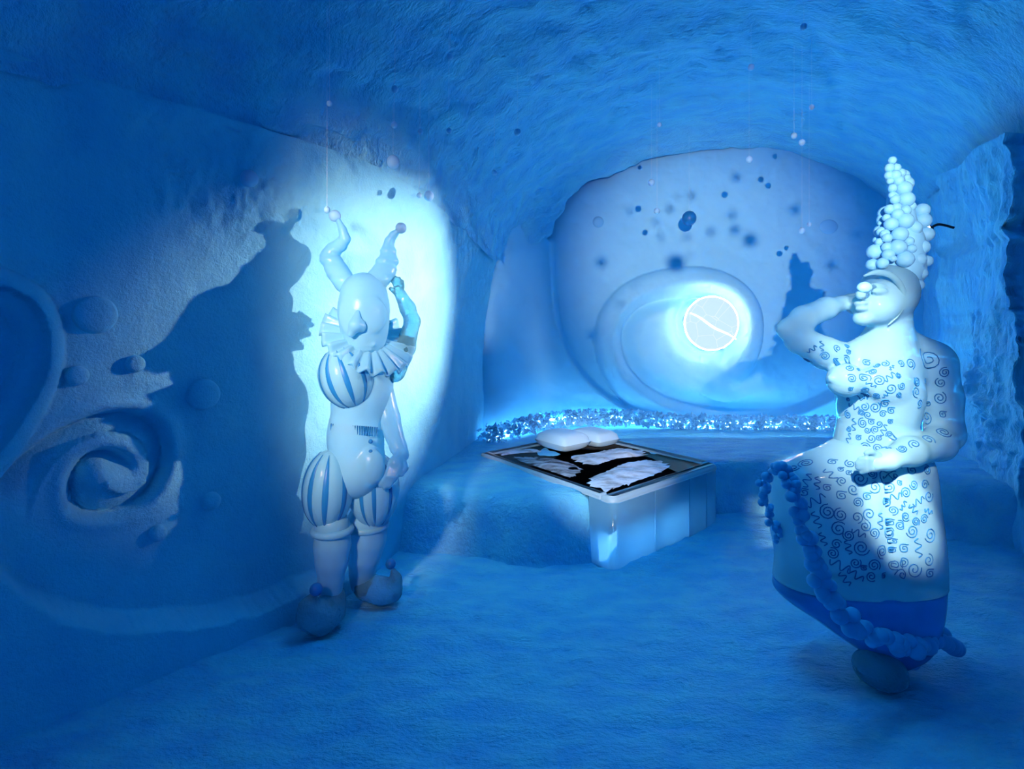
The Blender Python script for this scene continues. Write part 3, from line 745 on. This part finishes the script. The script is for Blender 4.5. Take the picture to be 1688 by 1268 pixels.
# skirt and base: lofted
def loft(name, secs, mat, dep, flat=2.3, cleft=None):
    n = 96; V = []
    S_ = spline([(a, b, c_, d_) for (a, b, c_), d_ in zip(secs, dep)], 60)
    for py, xl, xr, dp in S_:
        cxp, hw = (xl+xr)/2, (xr-xl)/2
        for k in range(n):
            a = 2*math.pi*k/n; ca_, sa_ = math.cos(a), math.sin(a)
            ex = math.copysign(abs(ca_)**(2/flat), ca_); ey = math.copysign(abs(sa_)**(2/flat), sa_)
            px = cxp-9+(hw-5)*ex; dy = dp*ey
            if cleft and ey < 0: dy += cleft*math.exp(-((px-1420)/9)**2)
            V.append(l(px, py, 0)+np.array((0, dy, 0)))
    return V, grid_faces(60, n, False, True)+[tuple(range(n)), tuple(59*n+k for k in range(n))[::-1]]
skv = loft('skirt', [(728, 1388, 1500), (745, 1356, 1532), (760, 1318, 1542), (774, 1290, 1546), (800, 1280, 1549), (840, 1276, 1553), (880, 1280, 1558), (920, 1287, 1561), (956, 1284, 1562)], None, [.15, .18, .20, .21, .22, .225, .23, .23, .23], 2.3, .03)
sk = mobj('skirt', *skv, M['figure'], lady)
bsv = loft('base', [(957, 1284, 1562), (972, 1284, 1561), (990, 1302, 1560), (1015, 1340, 1555), (1042, 1378, 1545), (1062, 1408, 1528), (1082, 1438, 1496), (1100, 1450, 1480)], None, [.23, .23, .22, .21, .20, .18, .13, .07], 2.2)
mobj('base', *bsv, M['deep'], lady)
ft = Sdf(); ft.ell(wp(1450, 1103, 2.62), (.115, .12, .085), .03); ft.ell(wp(1432, 1098, 2.60), (.06, .08, .06), .03); ft.ell(wp(1462, 1112, 2.62), (.08, .09, .06), .03)
mobj('foot', *ft.mesh(.02), M['clear'], lady, smooth=False)

# engraved curls, laid on the ice surface
bv1 = BVHTree.FromPolygons([tuple(q) for q in lv], [tuple(int(i) for i in q) for q in lf])
bv2 = BVHTree.FromPolygons([tuple(q) for q in skv[0]], skv[1])
def curl(kind, r):
    if kind == 0:
        t = np.linspace(.15, 1, 26); a = t*rng.uniform(11, 16)*(1 if rng.random() < .5 else -1)+rng.uniform(0, 6)
        return np.stack([r*t*np.cos(a), r*t*np.sin(a)], 1)
    if kind == 1:
        n = 4; p = [(0, 0)]; st = r*.42; x_ = y_ = 0
        for k, (dx, dy) in enumerate([(1, 0), (0, 1), (-1, 0), (0, -1), (1, 0), (0, 1), (-1, 0)]):
            x_ += dx*st*(1+k//2)*.62; y_ += dy*st*(1+k//2)*.62; p.append((x_, y_))
        return spline(p, 30)
    t = np.linspace(-1, 1, 44); a = rng.uniform(0, 6); p = np.stack([r*1.25*t, r*.5*np.sin(t*6.5)], 1)
    R = np.array(((math.cos(a), -math.sin(a)), (math.sin(a), math.cos(a)))); return p@R.T
def engrave(px, py, r, kind, bv):
    o = Vector((0, 0, H)); d_ = (Vector(wp(px, py, 3))-o).normalized(); hit = bv.ray_cast(o, d_)
    if hit[0] is None: return
    n = hit[1]; n = n if n.dot(d_) < 0 else -n
    u = n.cross(Vector((0, 0, 1))).normalized(); w_ = u.cross(n); P = []
    for a, b in curl(kind, r*LY/F):
        q = hit[0]+u*a+w_*b+n*.02; c, nn, _, dd_ = bv.find_nearest(q)
        if c is None or dd_ > .05: return
        P.append(tuple(c+(q-c).normalized()*.0008))
    mobj('engraved_curl', *tube(P, .0027, 5, cap=False), M['groove'], lady)
spots = []
def scatter(n, x0, x1, y0, y1, rmin, rmax, bv, shape=None):
    done = 0
    for _ in range(n*12):
        if done >= n: break
        a, b, r = rng.uniform(x0, x1), rng.uniform(y0, y1), rng.uniform(rmin, rmax)
        if shape and not shape(a, b): continue
        if any((a-p)**2+(b-q_)**2 < (.9*(r+t_))**2 for p, q_, t_ in spots): continue
        spots.append((a, b, r)); engrave(a, b, r, int(rng.choice([0, 0, 0, 1, 2])), bv); done += 1
spots.append((1530, 592, 20)); engrave(1530, 592, 20, 0, bv1)
for a in ((1549, 656, 11), (1555, 712, 14), (1530, 724, 13), (1508, 732, 10), (1487, 740, 9)): spots.append(a); engrave(*a, 0, bv1)
scatter(34, 1400, 1490, 596, 652, 5, 10, bv1)
scatter(34, 1398, 1470, 655, 740, 5, 9, bv1)
scatter(10, 1500, 1560, 590, 690, 6, 10, bv1)
scatter(12, 1330, 1400, 570, 595, 5, 9, bv1)
scatter(120, 1305, 1535, 762, 955, 7, 14, bv2, lambda a, b: a > 1305+(b-765)*.4)

# headdress of snowballs
hb = [(375, 130, 35), (350, 195, 40), (410, 195, 38), (345, 260, 38), (400, 262, 48), (450, 240, 40), (500, 280, 32), (355, 310, 30), (430, 310, 45), (378, 372, 38), (475, 375, 65), (372, 432, 30), (400, 470, 42), (495, 470, 68), (350, 555, 42), (410, 540, 40), (490, 565, 45), (540, 530, 40), (635, 565, 62), (325, 630, 35), (420, 600, 50), (365, 685, 58), (488, 658, 68), (640, 655, 70), (565, 720, 62), (280, 750, 42), (310, 770, 40), (330, 805, 42), (440, 775, 65), (670, 775, 65), (262, 840, 35), (325, 885, 42), (222, 925, 66), (422, 888, 68), (540, 900, 40), (635, 885, 62), (520, 835, 40), (485, 990, 70), (605, 995, 60), (675, 1005, 50), (200, 1035, 50), (290, 1025, 48), (380, 985, 30), (340, 950, 50), (625, 1115, 52), (595, 1215, 52), (570, 1300, 46), (540, 1370, 40)]
hd = empty('headdress', l(1478, 450), None, None); hd.parent = lady; hd.location = ORG[hd]-ORG[lady]
core = Sdf(); core.chain([(l(1480, 445, .02), lr(40)), (l(1485, 400, .02), lr(32)), (l(1483, 350, .02), lr(20)), (l(1477, 300, .02), lr(12)), (l(1472, 272, .02), lr(6))], .02)
mobj('headdress_core', *core.mesh(.011), M['ball'], hd)
for x_, y_, r_ in hb:
    px, py, r = 1400+x_/5.283, 240+y_/5.283, r_/5.283
    half = np.interp(py, [262, 300, 360, 400, 445, 520], [8, 18, 30, 42, 50, 48]); cxp = np.interp(py, [262, 300, 360, 400, 445], [1471, 1477, 1487, 1486, 1480])
    dz = math.sqrt(max(0, 1-min(1, ((px-cxp)/half)**2)))*half*LY/F
    ball('snowball', l(px, py, .02-dz*.85), lr(r*.99), M['ball'], hd)
for k in range(46):                                # the far side
    py = rng.uniform(285, 470); half = np.interp(py, [262, 300, 360, 400, 445, 520], [6, 15, 28, 40, 46, 44]); a = rng.uniform(.1, math.pi-.1)
    ball('snowball', l(1481+half*math.cos(a)*.9, py, .02+half*math.sin(a)*LY/F), lr(rng.uniform(7, 12)), M['ball'], hd)
ball('brow_ball', l(1425, 474, -.145), lr(11), M['ball'], lady, (1, .8, .8))

# garland of snowballs over the skirt corner and down to the floor
gp = spline([(1284, 890, -.02), (1272, 860, -.06), (1262, 828, -.12), (1258, 798, -.18), (1266, 780, -.24), (1284, 772, -.28), (1298, 784, -.31), (1308, 812, -.33), (1318, 848, -.34), (1328, 885, -.34), (1338, 918, -.34), (1352, 955, -.35), (1372, 985, -.345), (1392, 1010, -.33), (1412, 1032, -.315), (1434, 1048, -.30), (1462, 1058, -.29), (1492, 1064, -.27), (1520, 1064, -.2), (1546, 1058, -.1), (1574, 1066, .0)], 75)
gar = empty('snowball_garland', l(1320, 860, -.33), 'dark blue garland of snowballs draped from the skirt corner down to the floor', 'garland')
gs = Sdf(); gs.chain([(l(a, b, e), lr(3.5)) for a, b, e in gp[::3]], .02)
mobj('garland_core', *gs.mesh(.011), M['garland'], gar)
for i, (a, b, e) in enumerate(gp):
    fat = np.interp(i, [0, 20, 40, 74], [6.5, 8, 11.5, 15])
    for k in range(2 if i % 2 else 1):
        an = rng.uniform(0, 2*math.pi); q = fat*(.95 if i < 66 else .25)
        p = l(a+q*math.cos(an), b+q*.6*math.sin(an), e-.012-.008*k-abs(math.sin(an*1.7))*.012); r = lr(fat*rng.uniform(.66, 1.0))
        p[2] = max(p[2], r+.003); ball('snowball', p, r, M['garland'], gar)
for a, b, e, r in ((1552, 1046, .02, 14), (1575, 1068, .05, 14), (1502, 1090, -.06, 13)):
    p = l(a, b, e); p[2] = max(p[2], lr(r)+.003); ball('snowball', p, lr(r), M['garland'], gar)

# ------------------------------------------------------------------ lamp on the right wall
lampo = empty('wall_lamp', LAMP_W, 'tiny dark wall lamp with a bright bulb beside the snowball headdress', 'lamp')
mobj('bracket', *tube(spline([tuple(LAMP_W+Vector((.22, -.02, .0))), tuple(LAMP_W+Vector((.12, 0, .03))), tuple(LAMP_W+Vector((.05, 0, .0)))], 14), .010, 8), M['metal'], lampo)
mobj('housing', *tube([tuple(LAMP_W+Vector((.07, 0, 0))), tuple(LAMP_W+Vector((.05, 0, 0))), tuple(LAMP_W+Vector((.025, 0, 0)))], [.012, .022, .024], 12), M['metal'], lampo)
ball('bulb', LAMP_W+Vector((.012, -.03, 0)), .013, plain('bulb_glow', (1, 1, 1), .3, 0, (1, 1, 1), 20), lampo)

# ------------------------------------------------------------------ hanging ice balls
hang = [
    (648, 267, 10.5, 3.68, 'large bright white ice ball hanging highest above the horns of the jester'),
    (651, 147, 5.5, 3.3, 'small white ice ball hanging near the ceiling at the top of the vertical pair'),
    (650, 206, 5.2, 3.55, 'bright small ice ball hanging straight above the large white ball'),
    (693, 217, 4.2, 3.65, 'dim small ice ball hanging between two brighter balls near the ceiling'),
    (740, 216, 4.6, 3.6, 'small white ice ball hanging beside the dim one near the ceiling'),
    (543, 171, 4.6, 2.9, 'clear little ice ball on a glinting thread above the jester horn'),
    (707, 323, 8.2, 3.85, 'pale medium ice ball hanging just below the wall seam'),
    (691, 322, 4.2, 3.75, 'tiny bright ice drop hanging beside the pale medium ball'),
    (742, 93, 5.2, 3.3, 'faint blue ice ball hanging alone high under the dark ceiling'),
    (853, 218, 5.6, 4.2, 'lone white ice ball hanging in the middle of the vault'),
    (815, 285, 4.2, 4.5, 'small pale ice ball hanging between jester and back alcove'),
    (539, 346, 5.2, 3.0, 'faint ice ball hanging beside the ball of the jester left horn'),
    (1238, 111, 5.2, 4.2, 'pale oval ice ball hanging high in the middle of the vault on the lady side'),
    (1325, 44, 5.4, 4.0, 'faint ice ball hanging highest on the lady side near the top edge'),
    (1338, 177, 4.4, 4.4, 'dim small ice ball hanging alone above a close pair'),
    (1309, 224, 5.0, 4.5, 'upper dimmer ball of the close pair hanging before the arch'),
    (1322, 235, 5.2, 4.5, 'lower brighter ball of the close pair hanging before the arch'),
    (1235, 263, 5.4, 4.8, 'bright oval ice ball hanging just under the crown of the arch'),
    (1087, 206, 3.8, 4.6, 'faint tiny ice ball hanging before the scraped arch'),
    (1074, 301, 5.4, 5.2, 'dim ice ball hanging at the upper corner of the carved back wall'),
    (1083, 348, 4.8, 5.4, 'small bright ice ball hanging beside the big dark ball'),
    (1136, 360, 11.5, 6.6, 'big dark ice ball hanging before the carved back wall'),
    (1322, 380, 5.0, 5.2, 'lower ball of a small bright pair beside the headdress'),
    (1334, 370, 3.8, 5.2, 'upper tiny ball of a small bright pair beside the headdress'),
]
for px, py, r, Y, lab in hang:
    p = wp(px, py, Y); R = r*Y/F
    o = empty('hanging_ice_ball', p, lab, 'ice ball', 'ice balls hanging from the vault')
    ball('ice_ball', p, R, M['hang'] if r < 11 or Y < 6 else M['stripe'], o, (1, 1, 1.06))  # the big ball's backlit darkness is put into its colour
    top = p[2]+min(1.6, max(.15, 4.05-p[2]))
    mobj('thread', *tube([p+np.array((0, 0, R*.9)), p+np.array((0, 0, (top-p[2])*.5)), np.array((p[0], p[1], top))], .0006, 4, cap=False), M['thread'], o)
# balls stuck to the walls
p, n = left_point(407, 296); tag(ball('stuck_snowball', p+n*.02, 14*p[1]/F, M['hang']), 'white snowball stuck on the left wall above the shadow', 'snowball')
p = wp(986, 366, back_y(986, 366)); tag(ball('stuck_snowball', p, 9.5*7/F, M['ball'], None, (1, .5, 1)), 'pale round snow boss on the upper back wall', 'snowball')
p = wp(1366, 374, back_y(1366, 374)); tag(ball('stuck_snowball', p, 14*7/F, M['ball'], None, (1.15, .35, .9)), 'half-sunken snow boss low-lit beside the headdress on the back wall', 'snowball')
# added balls by the entrance: out of sight, placed to shadow the back wall
spots_ = [(992, 430, 9), (1116, 431, 15), (1209, 352, 6.5), (1214, 376, 8), (1174, 379, 6), (1135, 388, 5.5), (1142, 320, 6), (1120, 321, 4), (1106, 341, 6), (1083, 362, 5), (1091, 387, 5), (1216, 289, 7.5), (1239, 393, 12), (1314, 342, 9), (1375, 434, 8), (1416, 383, 8), (1024, 501, 5), (1047, 471, 3.5), (1096, 475, 5), (1141, 420, 3.5), (977, 550, 9), (1040, 345, 5)]
mob = empty('ball_mobile', LAMP_E+Vector((.6, 2.3, .9)), 'unseen mobile of small ice balls added by the entrance, casting round shadows', 'mobile')
for px, py, r in spots_:
    Wp = wp(px, py, BW); fq = .235; p = np.array(LAMP_E)+fq*(Wp-np.array(LAMP_E)); R = r*BW/F*fq
    b_ = ball('ice_ball', p, R, M['hang'], mob)
    mobj('thread', *tube([p+np.array((0, 0, R)), p+np.array((0, 0, .5)), np.array((p[0], p[1], 4.0))], .0005, 3, cap=False), M['thread'], b_)
